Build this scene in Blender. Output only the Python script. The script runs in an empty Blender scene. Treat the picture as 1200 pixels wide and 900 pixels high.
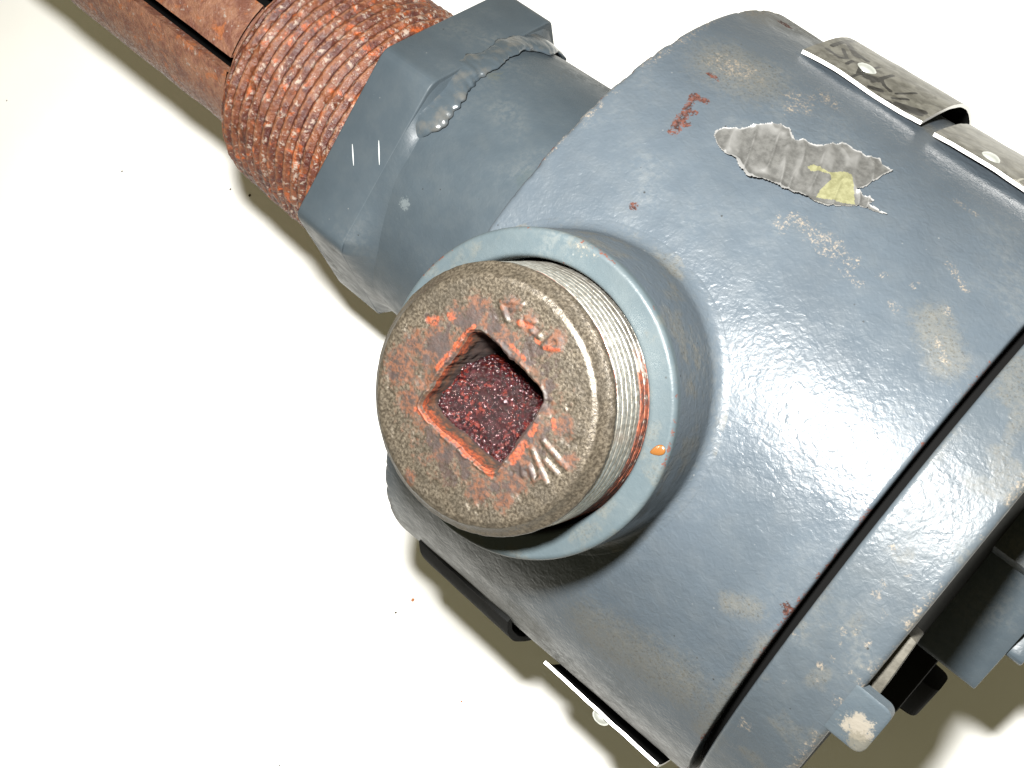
import bpy, bmesh, math
import numpy as np
from mathutils import Matrix, Vector
PI = math.pi
rad = math.radians
MM = 0.001
scene = bpy.context.scene
C = scene.collection

# ------------------------------------------------------------------ camera, light, world, exposure
CW = (76.715, -34.059, 383.556)          # lens position above the table, mm
RW = ((0.723926, 0.629996, -0.281135), (0.587520, -0.776599, -0.227409), (-0.361595, -0.000545, -0.932335))
cam = bpy.data.cameras.new('camera'); cam.sensor_width = 36; cam.lens = 36 * 1395.27 / 1200
cam.clip_start = 0.01; cam.clip_end = 50
co = bpy.data.objects.new('camera', cam); C.objects.link(co); scene.camera = co
m = Matrix(((RW[0][0], -RW[1][0], -RW[2][0]), (RW[0][1], -RW[1][1], -RW[2][1]), (RW[0][2], -RW[1][2], -RW[2][2])))
co.matrix_world = Matrix.Translation(Vector(CW) * MM) @ m.to_4x4()

w = bpy.data.worlds.new('World'); scene.world = w; w.use_nodes = True
w.node_tree.nodes['Background'].inputs['Color'].default_value = (1.0, 0.89, 0.52, 1)
w.node_tree.nodes['Background'].inputs['Strength'].default_value = 0.22

fl = bpy.data.lights.new('camera_flash', 'POINT'); fl.energy = 17; fl.color = (1.0, 0.985, 0.95); fl.shadow_soft_size = 0.011
fo = bpy.data.objects.new('camera_flash', fl); C.objects.link(fo)
fo.location = Vector((35.7, -5.8, 385.2)) * MM

vs = scene.view_settings; vs.view_transform = 'Standard'; vs.look = 'None'; vs.exposure = 0.0; vs.gamma = 1; vs.use_curve_mapping = False
scene.render.engine = 'CYCLES'
scene.cycles.max_bounces = 8; scene.cycles.diffuse_bounces = 5; scene.cycles.glossy_bounces = 4
scene.cycles.use_denoising = True
scene.cycles.sample_clamp_indirect = 6

TILT = 0.371647; LIFT = 89.82            # how the fitting lies on the table
ROOT_M = Matrix.Translation((0, 0, LIFT * MM)) @ Matrix.Rotation(TILT, 4, 'X')
FOIL= [(-8.2, 47.8), (-8.5, 46.6), (-7.9, 45.5), (-5.3, 44.4), (-4.5, 43.1), (-1.4, 39.9), (-0.5, 39.3), (2.0, 39.3), (3.7, 40.5), (5.4, 39.4), (8.0, 38.8), (9.6, 37.2), (11.7, 35.1), (14.1, 35.4), (16.8, 34.9), (18.4, 33.8), (19.8, 34.4), (22.2, 34.7), (21.7, 36.6), (21.2, 39.8), (20.5, 41.8), (22.8, 41.6), (24.6, 41.5), (24.1, 42.6), (26.2, 42.5), (28.7, 42.5), (25.5, 43.5), (23.3, 43.9), (21.0, 45.5), (18.7, 47.0), (15.7, 47.9), (12.7, 48.7), (9.7, 49.2), (7.7, 49.4), (5.9, 49.8), (4.7, 50.6), (2.7, 50.6), (0.8, 50.1), (-0.7, 49.5), (-3.8, 49.4), (-6.2, 48.8)]
YEL= [(15.3, 45.5), (15.3, 42.7), (14.0, 41.9), (15.3, 40.4), (17.4, 39.9), (19.7, 41.9), (22.1, 44.0), (19.8, 45.1), (15.8, 46.7)]
YEL2= [(10.0, 43.1), (10.4, 42.2), (12.3, 42.1), (14.0, 41.9), (14.6, 42.0), (12.7, 42.7), (11.2, 43.4)]
RUST= [(-14.8, 50.8, -15.7, 48.0, 1.22), (-15.0, 49.3, -16.5, 45.9, 1.02), (-16.5, 45.9, -17.8, 43.6, 0.82), (-17.5, 43.8, -14.9, 43.4, 0.82), (-15.8, 47.7, -14.4, 46.1, 0.61), (-13.7, 48.9, -13.6, 48.4, 0.61), (-19.6, 38.5, -17.3, 38.4, 0.61), (-10.0, 63.5, -9.8, 63.5, 1.02), (-24.4, 11.0, -23.6, 11.1, 1.63), (58.5, 94.5, 60.2, 95.3, 1.22)]
TAN= [(-3.1, 32.5, -0.3, 33.1, 2.24), (-1.8, 35.4, -1.4, 30.0, 1.63), (-1.2, 27.3, 1.4, 28.3, 1.63), (2.8, 28.7, 3.9, 28.7, 1.02), (-19.1, 35.0, -15.2, 34.0, 3.27), (22.1, 52.1, 24.9, 51.9, 2.45), (15.6, 51.5, 20.6, 51.5, 1.63), (26.8, 51.9, 29.7, 51.9, 1.22), (42.3, 43.0, 44.5, 44.0, 0.82), (44.8, 44.3, 48.3, 45.3, 0.82), (30.2, 52.4, 30.0, 50.8, 0.61), (35.2, 51.4, 35.4, 50.4, 0.61), (39.9, 53.7, 41.2, 54.0, 0.82), (40.7, 49.8, 40.9, 49.1, 0.61), (-31.9, 44.5, -31.5, 24.3, 1.84), (-31.4, 52.6, -31.9, 44.5, 1.02), (-30.6, 17.1, -30.2, 5.8, 2.04), (34.9, 32.2, 39.8, 32.5, 0.61), (29.0, 54.0, 33.7, 54.0, 0.61), (14.0, 52.8, 15.3, 53.5, 1.22), (50.2, 54.0, 53.5, 55.9, 0.8), (47.8, 49.6, 48.9, 50.3, 0.61), (-30.9, 65.3, -31.1, 53.8, 0.61)]
DIRT= [(50.0, 99.4, 53.9, 98.0, 2.5), (-30.2, 14.6, -20.0, 1.1, 8.16), (-14.0, 10.5, 21.3, 17.9, 2.86), (-19.2, 34.4, -13.2, 33.8, 8.16), (47.6, 52.3, 53.7, 55.8, 4.08), (30.7, 121.0, 49.5, 117.7, 8.16), (-22.6, 149.6, 13.8, 137.2, 8.16), (61.6, 58.6, 62.3, 52.1, 2.04), (58.9, 123.5, 60.3, 100.9, 2.86)]
CAPS= [(71.5, 81.3, 0.8), (69.2, 85.6, 1.2), (68.8, 92.2, 1.0), (70.3, 90.9, 0.8), (69.7, 93.7, 0.6), (73.2, 91.5, 1.0), (69.2, 98.0, 1.0), (70.1, 96.1, 0.6), (64.9, 115.1, 1.8), (65.9, 103.8, 0.8), (66.7, 79.4, 1.0), (72.0, 86.9, 0.8), (75.3, 100.7, 1.4), (69.1, 83.8, 0.8), (70.3, 100.3, 0.6), (73.9, 96.1, 0.6), (62.6, 96.9, 0.8)]
SOCK= [(-8.1, 10.2), (9.9, 8.6), (9.1, -9.4), (-10.2, -9.0)]
STROKES= [[(13.7, 1.7), (19.5, 0.6)], [(15.8, -0.8), (18.9, -1.3)], [(12.8, -0.8), (18.1, -3.8)], [(13.8, -5.4), (13.1, -4.6), (13.9, -3.5), (15.2, -4.3), (16.2, -4.9), (16.8, -3.7), (16.0, -2.9)], [(-6.0, 16.3), (-3.5, 14.7)], [(-6.0, 16.6), (-4.4, 17.9), (-2.5, 18.5)], [(-3.7, 16.8), (-2.6, 17.9)], [(-1.2, 16.0), (-0.8, 15.4)], [(-0.4, 16.9), (1.0, 17.4)], [(1.3, 15.9), (3.2, 15.9)], [(4.7, 15.1), (5.4, 17.3), (6.6, 17.7), (7.2, 16.5), (5.9, 15.4)]]
PRUST= [(-10.3, 1.8, 4.62), (-16.7, 0.1, 2.15), (-14.2, 4.5, 1.85), (-12.2, 9.6, 1.85), (-9.4, 13.2, 2.15), (-2.0, 11.3, 2.15), (0.4, 16.5, 1.85), (6.0, 16.9, 1.85), (-3.9, 17.0, 1.54), (-16.8, -4.7, 3.08), (-11.9, -8.8, 2.46), (15.3, 6.0, 1.85), (19.5, 2.1, 1.23), (12.8, -7.8, 2.15), (8.3, -13.4, 2.15), (-1.1, -12.1, 2.15), (12.1, -3.8, 2.46), (11.1, 6.5, 1.23), (13.1, -11.4, 1.85), (-4.3, -20.4, 1.23)]
PDARK= [(-13.7, 2.1, 1.23), (-13.2, -0.3, 0.92), (-17.5, -7.1, 0.92), (0.1, -12.1, 1.54), (4.5, -12.5, 1.23), (10.7, -10.8, 1.23), (13.1, -5.3, 1.38), (-17.3, 6.0, 0.77)]
PORG= [(-10.4, -0.5, -9.0, 7.8, 0.62), (-8.9, 8.6, -8.1, 10.0, 0.46), (-9.9, -9.2, -4.7, -9.1, 0.62), (-4.7, -9.1, 2.4, -9.3, 0.62), (2.4, -9.3, 9.0, -9.2, 0.77), (-1.1, 15.8, 1.1, 16.6, 0.62), (2.8, 15.0, 3.8, 15.0, 0.46), (5.3, 15.0, 7.4, 16.3, 0.46), (13.2, 5.7, 13.9, 5.0, 0.62), (-16.5, 5.7, -15.4, 6.4, 0.92), (-13.4, 8.8, -12.8, 8.8, 0.77), (10.7, -4.8, 11.1, -0.8, 0.92), (11.0, 1.3, 11.2, 2.9, 0.62), (-0.3, 11.6, 3.0, 11.2, 0.46)]
CRUMBS= [(-214.3, -44.5, -0.0), (-205.5, -41.5, -0.0), (-331.9, -76.0, 0.0), (-260.7, -66.8, -0.0), (-52.4, -119.4, -0.0), (-50.5, -112.3, -0.0), (-15.4, -125.6, 0.0), (-50.2, -184.3, -0.0)]
INK1_ =  [(-10.2, 15.8, -6.4, 16.6, 0.32), (-6.4, 16.6, -5.4, 15.3, 0.32), (-5.4, 15.3, -8.4, 12.6, 0.28), (-10.5, 13.6, -10.7, 4.3, 0.36), (-9.7, 9.1, -5.0, 12.4, 0.56), (-5.6, 11.4, -2.9, 11.8, 0.56), (-0.4, 22.2, 0.1, 11.0, 0.2), (1.2, 17.1, 2.8, 16.1, 0.8), (1.1, 21.7, -0.1, 21.6, 0.48), (3.0, 17.5, 3.7, 11.2, 0.28), (4.1, 19.6, 5.9, 18.4, 0.48), (5.3, 16.4, 7.1, 16.8, 0.32), (6.4, 21.2, 9.7, 20.7, 0.8), (9.0, 18.5, 11.1, 16.1, 0.24), (11.0, 19.4, 15.6, 17.4, 0.72), (12.7, 19.7, 15.7, 18.7, 0.56), (8.4, 16.6, 10.7, 12.7, 0.2), (3.2, 14.8, 5.3, 16.4, 0.28), (-4.1, 15.0, -4.0, 17.3, 0.24), (-2.5, 13.8, -0.4, 18.1, 0.24)]
INK2_ =  [(39.5, 21.6, 41.6, 22.9), (39.5, 21.6, 39.9, 20.9), (39.9, 20.9, 40.7, 21.8), (40.7, 21.8, 40.4, 22.3), (41.6, 22.5, 40.2, 20.5), (40.2, 20.5, 40.5, 18.8), (31.3, 17.6, 32.7, 18.1), (32.7, 18.1, 33.5, 17.5), (41.0, 21.1, 41.7, 21.1)]
rng = np.random.default_rng(4)

# ------------------------------------------------------------------ numeric helpers
_perm = rng.random((64, 64, 64))
def vnoise(x, y, z=0.0, s=1.0):
    x = np.asarray(x, float) / s; y = np.asarray(y, float) / s; z = np.asarray(z, float) / s + 0 * x
    xi, yi, zi = np.floor(x).astype(int), np.floor(y).astype(int), np.floor(z).astype(int)
    fx, fy, fz = x - xi, y - yi, z - zi
    fx, fy, fz = [f * f * (3 - 2 * f) for f in (fx, fy, fz)]
    g = lambda a, b, c: _perm[(xi + a) & 63, (yi + b) & 63, (zi + c) & 63]
    return ((g(0,0,0)*(1-fx)+g(1,0,0)*fx)*(1-fy)+(g(0,1,0)*(1-fx)+g(1,1,0)*fx)*fy)*(1-fz) + \
           ((g(0,0,1)*(1-fx)+g(1,0,1)*fx)*(1-fy)+(g(0,1,1)*(1-fx)+g(1,1,1)*fx)*fy)*fz
def fbm(x, y, z=0.0, s=1.0, n=4):
    t = 0; a = .5
    for i in range(n):
        t = t + a * vnoise(np.asarray(x) + 7.3*i, np.asarray(y) - 3.1*i, z, s); s = s * .5; a *= .5
    return t / (1 - .5**n)
def sstep(a, b, x):
    t = np.clip((x - a) / (b - a), 0, 1); return t * t * (3 - 2 * t)
def segdist(x, y, a, b):
    ax, ay = a; bx, by = b; dx, dy = bx - ax, by - ay; L = dx*dx + dy*dy + 1e-9
    t = np.clip(((x - ax)*dx + (y - ay)*dy) / L, 0, 1)
    return np.hypot(x - ax - t*dx, y - ay - t*dy)
def inpoly(x, y, P):
    c = np.zeros(np.shape(x), bool); n = len(P)
    for i in range(n):
        x1, y1 = P[i]; x2, y2 = P[(i+1) % n]
        if y1 == y2: continue
        c ^= ((y1 > y) != (y2 > y)) & (x < (x2 - x1) * (y - y1) / (y2 - y1) + x1)
    return c

# ------------------------------------------------------------------ object helpers
def tag(o, **kw):
    for k, v in kw.items(): o[k] = v
    return o
def link(name, me, mat, parent=None):
    o = bpy.data.objects.new(name, me); C.objects.link(o)
    if mat: me.materials.append(mat)
    if parent: o.parent = parent
    return o
def mesh_from(name, V, F, mat, parent=None, smooth=True, attrs=None, sharp=None):
    V = np.asarray(V, float) * MM
    me = bpy.data.meshes.new(name)
    if isinstance(F, np.ndarray):
        me.vertices.add(len(V)); me.vertices.foreach_set('co', V.ravel().astype(np.float32))
        n = len(F); me.loops.add(n * 4); me.loops.foreach_set('vertex_index', F.ravel().astype(np.int32))
        me.polygons.add(n); me.polygons.foreach_set('loop_start', np.arange(0, n * 4, 4, dtype=np.int32))
        me.update(calc_edges=True)
    else:
        me.from_pydata([tuple(v) for v in V], [], [tuple(f) for f in F]); me.update()
    me.polygons.foreach_set('use_smooth', np.full(len(me.polygons), smooth))
    if attrs:
        for k, a in attrs.items():
            at = me.attributes.new(k, 'FLOAT_COLOR', 'POINT')
            col = np.ones((len(V), 4), np.float32); a = np.asarray(a); col[:, :a.shape[1]] = a
            at.data.foreach_set('color', col.ravel())
    me.validate()
    if sharp is not None: me.set_sharp_from_angle(angle=rad(sharp))
    return link(name, me, mat, parent)
def grid(name, P, mat, parent=None, wu=False, wv=False, flip=False, **kw):
    """P[nu, nv, 3] in mm -> quad sheet"""
    nu, nv = P.shape[:2]; I = np.arange(nu * nv).reshape(nu, nv)
    if wu: I = np.vstack([I, I[:1]])
    if wv: I = np.hstack([I, I[:, :1]])
    F = np.stack([I[:-1, :-1], I[1:, :-1], I[1:, 1:], I[:-1, 1:]], -1).reshape(-1, 4)
    if flip: F = F[:, ::-1]
    at = kw.pop('attrs', None)
    if at: at = {k: a.reshape(nu * nv, -1) for k, a in at.items()}
    return mesh_from(name, P.reshape(-1, 3), np.ascontiguousarray(F), mat, parent, attrs=at, **kw)
def prof(*pts, step=None):
    out = []
    for a, b in zip(pts[:-1], pts[1:]):
        n = 1 if step is None else max(1, int(math.hypot(b[0]-a[0], b[1]-a[1]) / step))
        for i in range(n): out.append((a[0] + (b[0]-a[0])*i/n, a[1] + (b[1]-a[1])*i/n))
    out.append(pts[-1]); return np.array(out)
def lathe_x(name, pr, mat, parent, oy=0, oz=0, n=256, al=None, jit=None, **kw):
    """profile (x, r) turned about the housing axis"""
    a = np.linspace(0, 2*PI, n, endpoint=False) if al is None else al
    X, A = np.meshgrid(pr[:, 0], a, indexing='ij'); R_ = np.repeat(pr[:, 1:2], len(a), 1)
    if jit is not None: R_ = R_ + jit(X, A, R_)
    P = np.stack([X, R_ * np.cos(A) + oy, R_ * np.sin(A) + oz], -1)
    return grid(name, P, mat, parent, wv=al is None, **kw)
def lathe_z(name, pr, mat, parent, n=256, cx=0, cy=0, jit=None, **kw):
    """profile (r, z) turned about the plug axis"""
    a = np.linspace(0, 2*PI, n, endpoint=False)
    R_, A = np.meshgrid(pr[:, 0], a, indexing='ij'); Z = np.repeat(pr[:, 1:2], n, 1)
    if jit is not None: R_, Z = jit(R_, A, Z)
    return grid(name, np.stack([R_ * np.cos(A) + cx, R_ * np.sin(A) + cy, Z], -1), mat, parent, wv=True, flip=True, **kw)
def prism(name, poly, h0, h1, frame, mat, parent, bev=0.0, seg=2, smooth=True):
    """outline extruded between h0 and h1; frame maps (u, v, h) to mm"""
    bm = bmesh.new(); n = len(poly)
    a = [bm.verts.new(Vector(frame(u, v, h0)) * MM) for u, v in poly]
    b = [bm.verts.new(Vector(frame(u, v, h1)) * MM) for u, v in poly]
    bm.faces.new(a[::-1]); bm.faces.new(b)
    for i in range(n): bm.faces.new((a[i], a[(i+1) % n], b[(i+1) % n], b[i]))
    bmesh.ops.recalc_face_normals(bm, faces=bm.faces)
    if bev: bmesh.ops.bevel(bm, geom=list(bm.edges), offset=bev*MM, segments=seg, profile=.5, affect='EDGES', clamp_overlap=True)
    me = bpy.data.meshes.new(name); bm.to_mesh(me); bm.free()
    for p_ in me.polygons: p_.use_smooth = smooth
    me.set_sharp_from_angle(angle=rad(40))
    return link(name, me, mat, parent)
def roundpoly(P, r, n=5):
    out = []; k = len(P)
    for i in range(k):
        p0, p1, p2 = [np.array(P[(i+j) % k], float) for j in (-1, 0, 1)]
        rr = r[i] if isinstance(r, (list, tuple)) else r
        a = p0 - p1; b = p2 - p1; la, lb = np.hypot(*a), np.hypot(*b); d = min(rr, la*.48, lb*.48)
        A = p1 + a/la*d; B = p1 + b/lb*d
        for t in np.linspace(0, 1, n): out.append(tuple((1-t)**2*A + 2*t*(1-t)*p1 + t*t*B))
    return out

# ------------------------------------------------------------------ material helpers
class NT:
    def __init__(s, name):
        s.m = bpy.data.materials.new(name); s.m.use_nodes = True; s.t = s.m.node_tree
        s.b = s.t.nodes['Principled BSDF']; s.o = s.t.nodes['Material Output']
        tc = s.n('ShaderNodeTexCoord'); v = s.n('ShaderNodeVectorMath'); v.operation = 'SCALE'; v.inputs['Scale'].default_value = 1000
        s.t.links.new(tc.outputs['Object'], v.inputs[0]); s.co = v.outputs[0]
    def n(s, k): return s.t.nodes.new(k)
    def L(s, a, b): s.t.links.new(a, b)
    def put(s, sock, v):
        if hasattr(v, 'is_linked') or isinstance(v, bpy.types.NodeSocket): s.L(v, sock)
        elif isinstance(v, tuple) and len(v) == 3 and sock.type == 'RGBA': sock.default_value = (*v, 1)
        else: sock.default_value = v
    def noise(s, size, det=4, rough=.55, dist=0.0, vec=None, out=0):
        k = s.n('ShaderNodeTexNoise'); k.inputs['Scale'].default_value = 1.0/size; k.inputs['Detail'].default_value = det
        k.inputs['Roughness'].default_value = rough; k.inputs['Distortion'].default_value = dist
        s.L(vec or s.co, k.inputs['Vector']); return k.outputs[out]
    def voro(s, size, feat='F1', vec=None, out='Distance'):
        k = s.n('ShaderNodeTexVoronoi'); k.feature = feat; k.inputs['Scale'].default_value = 1.0/size
        s.L(vec or s.co, k.inputs['Vector']); return k.outputs[out]
    def stretch(s, sc):
        k = s.n('ShaderNodeMapping'); k.inputs['Scale'].default_value = sc; s.L(s.co, k.inputs['Vector']); return k.outputs[0]
    def ramp(s, v, a, b, lo=0.0, hi=1.0):
        k = s.n('ShaderNodeMapRange'); k.interpolation_type = 'SMOOTHSTEP'
        for i, x in enumerate((None, a, b, lo, hi)):
            if i: k.inputs[i].default_value = x
        s.L(v, k.inputs[0]); return k.outputs[0]
    def math(s, op, a, b=0.0, c=None, clamp=False):
        k = s.n('ShaderNodeMath'); k.operation = op; k.use_clamp = clamp
        s.put(k.inputs[0], a); s.put(k.inputs[1], b)
        if c is not None: s.put(k.inputs[2], c)
        return k.outputs[0]
    def mix(s, f, a, b):
        k = s.n('ShaderNodeMix'); k.data_type = 'RGBA'
        s.put(k.inputs[0], f); s.put(k.inputs[6], a); s.put(k.inputs[7], b); return k.outputs[2]
    def mixf(s, f, a, b):
        k = s.n('ShaderNodeMix'); s.put(k.inputs[0], f); s.put(k.inputs[2], a); s.put(k.inputs[3], b); return k.outputs[0]
    def attr(s, name):
        k = s.n('ShaderNodeAttribute'); k.attribute_name = name
        q = s.n('ShaderNodeSeparateColor'); s.L(k.outputs['Color'], q.inputs[0]); return q.outputs
    def bump(s, h, dist, strength=1.0, nrm=None):
        k = s.n('ShaderNodeBump'); k.inputs['Distance'].default_value = dist * MM; k.inputs['Strength'].default_value = strength
        s.L(h, k.inputs['Height'])
        if nrm: s.L(nrm, k.inputs['Normal'])
        return k.outputs[0]
    def done(s, col=None, rough=None, metal=None, nrm=None, spec=None):
        for key, v in (('Base Color', col), ('Roughness', rough), ('Metallic', metal), ('Normal', nrm), ('Specular IOR Level', spec)):
            if v is not None: s.put(s.b.inputs[key], v)
        return s.m

def paint_material(name, masks=True, base=(0.041, 0.051, 0.061), peel=.75, rough=(.29, .42), dusty=.22, spec=.20, spots=()):
    s = NT(name)
    n1 = s.noise(26, 5, .6); n2 = s.noise(1.3, 5, .65); n3 = s.noise(5, 4, .6); fine = s.noise(.45, 3, .6)
    col = s.mix(s.ramp(n1, .3, .7), tuple(c * .90 for c in base), tuple(c * 1.10 for c in base))
    col = s.mix(s.ramp(n3, .35, .8, 0, .35), col, (base[0]*1.25, base[1]*1.15, base[2]*1.05))
    # faint dust film and specks of chalky paint
    dust = s.math('MULTIPLY', s.ramp(n1, .5, .78), s.ramp(n2, .38, .62), clamp=True)
    col = s.mix(s.math('MULTIPLY', dust, dusty), col, (.13, .125, .105))
    sp = s.voro(2.6); spk = s.math('MULTIPLY', s.ramp(sp, .09, .05), s.ramp(s.noise(9, 2), .56, .66))
    col = s.mix(s.math('MULTIPLY', spk, .35), col, (.18, .18, .17))
    dk = s.math('MULTIPLY', s.ramp(s.voro(3.7), .075, .045), s.ramp(s.noise(13, 2), .54, .62))
    col = s.mix(s.math('MULTIPLY', dk, .7), col, (.012, .011, .009))
    rgh = s.mixf(s.ramp(n3, .3, .7), rough[0], rough[1])
    rgh = s.mixf(dust, rgh, .75)
    if masks:
        R_, T_, D_ = s.attr('wear')[:3]
        nm = s.math('ADD', s.math('MULTIPLY', n2, .65), s.math('MULTIPLY', fine, .35))
        def mk(a, soft=.10, k=.9):      # ragged-edged mask
            q = s.math('ADD', a, s.math('MULTIPLY', s.math('SUBTRACT', nm, .5), k * 2))
            q = s.ramp(q, .62 - soft, .62 + soft)
            return s.math('MULTIPLY', q, s.ramp(a, .02, .12))
        grit = s.math('MULTIPLY', s.ramp(s.noise(.55, 3, .7), .54, .62), s.ramp(D_, .25, .8))
        col = s.mix(s.math('MULTIPLY', grit, .55), col, (.014, .013, .011))
        d = s.math('MULTIPLY', mk(D_, .45, .8), .38)
        col = s.mix(d, col, (.095, .085, .062)); rgh = s.mixf(d, rgh, .8)
        t = s.math('MULTIPLY', mk(T_, .34, 1.5), s.ramp(s.noise(.9, 5, .75), .44, .66))
        col = s.mix(s.math('MULTIPLY', t, .75), col, s.mix(s.ramp(fine, .35, .65), (.075, .060, .045), (.17, .14, .105))); rgh = s.mixf(t, rgh, .75)
        r = s.math('MULTIPLY', mk(R_, .10, 1.3), s.ramp(s.noise(.8, 4, .7), .36, .50))
        col = s.mix(r, col, s.mix(s.ramp(n2, .4, .6), (.014, .006, .005), (.060, .022, .015))); rgh = s.mixf(r, rgh, .85)
    for (cx_, cy_, cz_), rad_, c_, k_ in spots:       # single stains, each at its own place
        vd = s.n('ShaderNodeVectorMath'); vd.operation = 'DISTANCE'; s.L(s.co, vd.inputs[0]); vd.inputs[1].default_value = (cx_, cy_, cz_)
        dd = s.math('ADD', vd.outputs['Value'], s.math('MULTIPLY', s.math('SUBTRACT', s.noise(rad_*.38, 6, .78), .5), rad_*2.6))
        f_ = s.math('MULTIPLY', s.ramp(dd, rad_, rad_*.6), k_)
        col = s.mix(f_, col, c_); rgh = s.mixf(f_, rgh, .7)
    h = s.math('ADD', s.math('MULTIPLY', s.noise(1.5, 2, .5, .6), 1.0), s.math('MULTIPLY', s.noise(.7, 2, .5), .38))
    nr = s.bump(h, .20 * peel)
    nr = s.bump(s.noise(.22, 2, .5), .012 * peel, 1, nr)
    return s.done(col, rgh, 0.0, nr, spec)

M = {}
M['paint'] = paint_material('slate_grey_paint')
M['paint_plain'] = paint_material('slate_grey_paint_smooth', masks=False, base=(.037, .048, .057), peel=.35, rough=(.36, .5), dusty=.25)
M['paint_boss'] = paint_material('slate_grey_paint_boss', base=(.039, .051, .057), peel=.35, rough=(.34, .48), dusty=.3)

s = NT('black_gap'); M['black'] = s.done((.003, .003, .003), 1.0, 0, None, .05)
s = NT('dark_metal_and_shade'); M['dark'] = s.done(s.mix(s.noise(4), (.006, .0065, .007), (.013, .013, .012)), .8, 0, None, .04)  # dark lug and plate metal; on the cover face it stands for shade

s = NT('white_tabletop')
c = s.mix(s.ramp(s.noise(60, 4), .3, .7), (.84, .84, .815), (.88, .88, .86))
sp = s.math('MULTIPLY', s.ramp(s.voro(23), .022, .010), s.ramp(s.noise(60, 1), .55, .6))
c = s.mix(s.math('MULTIPLY', sp, .6), c, (.35, .27, .18))
M['table'] = s.done(c, .6, 0, s.bump(s.noise(1.2, 2), .01), .25)

# rusty nipple: reds, orange and chalky scale
def rust_material(name, dark=(.040, .009, .006), mid=(.100, .030, .011), org=(.26, .055, .010), pale=(.27, .22, .18), amt=.5, crest=True):
    s = NT(name)
    v = s.stretch((.55, 1, 1)) if False else s.co
    n1 = s.noise(5, 6, .68, .5, v); n2 = s.noise(2.4, 5, .7, .3, v); n3 = s.noise(1.0, 4, .6)
    col = s.mix(s.ramp(n1, .38, .62), dark, mid)
    col = s.mix(s.math('MULTIPLY', s.ramp(s.noise(4.3, 5, .6, .5), .55, .68), .9), col, org)
    wob = s.math('ADD', s.math('MULTIPLY', n2, .6), s.math('MULTIPLY', n3, .4))
    pl = s.ramp(wob, .575 - .08*amt, .63 - .08*amt)
    col = s.mix(s.math('MULTIPLY', pl, .82), col, pale)
    if crest:
        cr = s.attr('crest')[0]
        k = s.math('MULTIPLY', s.ramp(cr, .55, .95), s.ramp(n3, .3, .6))
        col = s.mix(s.math('MULTIPLY', k, .6), col, (.19, .085, .042))
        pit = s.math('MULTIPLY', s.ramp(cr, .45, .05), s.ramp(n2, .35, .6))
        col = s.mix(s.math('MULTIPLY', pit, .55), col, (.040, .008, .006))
    rgh = s.mixf(s.ramp(n3, .35, .65), .30, .75)
    h = s.math('ADD', s.math('MULTIPLY', s.noise(1.1, 5, .65), 1), s.math('MULTIPLY', n2, 1.2))
    return s.done(col, rgh, s.math('MULTIPLY', pl, .2), s.bump(h, .35), .45)
M['rust_thread'] = rust_material('rusted_thread')
M['rust_pipe'] = rust_material('rusted_pipe', (.105, .042, .028), (.17, .082, .050), (.22, .072, .026), (.25, .20, .17), .02, crest=False)

# plug casting
def plug_material(name, socket=False):
    s = NT(name); R_, O_, D_ = s.attr('wear')[:3]
    n1 = s.noise(.55, 3, .6); n2 = s.noise(2.2, 5, .65, .4); n3 = s.noise(1.0, 4, .6)
    col = s.mix(s.ramp(n1, .32, .70), (.030, .024, .017), (.082, .068, .049))
    col = s.mix(s.ramp(s.noise(6, 5, .7), .42, .62, 0, .45), col, (.030, .026, .020))
    nm = s.math('ADD', s.math('MULTIPLY', n2, .6), s.math('MULTIPLY', n3, .4))
    def mk(a, soft, k):
        q = s.math('ADD', a, s.math('MULTIPLY', s.math('SUBTRACT', nm, .5), k*2)); return s.math('MULTIPLY', s.ramp(q, .55 - soft, .55 + soft), s.ramp(a, .02, .12))
    r = mk(R_, .30, 1.1)
    col = s.mix(s.math('MULTIPLY', r, .94), col, s.mix(s.ramp(n3, .38, .62), (.010, .004, .0025), (.052, .016, .004)))
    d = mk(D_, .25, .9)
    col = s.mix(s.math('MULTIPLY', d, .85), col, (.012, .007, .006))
    o = mk(O_, .30, 1.2)
    col = s.mix(o, col, s.mix(s.ramp(n1, .35, .6), (.05, .009, .003), (.145, .026, .0045)))
    rr = s.math('MAXIMUM', r, o)
    rgh = s.mixf(rr, s.mixf(s.ramp(n1, .3, .7), .36, .55), .72)
    met = s.mixf(s.math('MAXIMUM', rr, d), .45, 0.0)
    h = s.math('ADD', s.math('MULTIPLY', s.noise(.5, 3, .6), 1), s.math('MULTIPLY', n2, .8))
    return s.done(col, rgh, met, s.bump(h, .10), .5)
M['plug'] = plug_material('cast_iron_plug')
s = NT('bright_thread_metal')
rg = s.attr('wear')
n2 = s.noise(1.6, 5, .65)
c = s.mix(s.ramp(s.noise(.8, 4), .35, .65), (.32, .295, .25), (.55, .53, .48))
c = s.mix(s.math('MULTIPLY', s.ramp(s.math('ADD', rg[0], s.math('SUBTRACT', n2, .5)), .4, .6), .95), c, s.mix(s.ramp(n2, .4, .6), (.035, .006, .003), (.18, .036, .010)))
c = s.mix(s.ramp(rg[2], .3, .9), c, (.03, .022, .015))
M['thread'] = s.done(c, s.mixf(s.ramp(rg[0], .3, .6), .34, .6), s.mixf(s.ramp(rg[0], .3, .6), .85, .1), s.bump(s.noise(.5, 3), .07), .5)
s = NT('wet_rust_crust')
n1 = s.noise(.8, 4, .65); n2 = s.noise(3.0, 4, .6)
c = s.mix(s.ramp(n1, .38, .62), (.004, .0015, .002), (.024, .003, .0035))
c = s.mix(s.math('MULTIPLY', s.ramp(n2, .52, .62), s.ramp(n1, .4, .6)), c, (.060, .007, .0035))
c = s.mix(s.ramp(s.noise(.55, 2), .64, .70, 0, .8), c, (.20, .15, .16))  # pale specks painted in as glints on the crust
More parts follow.
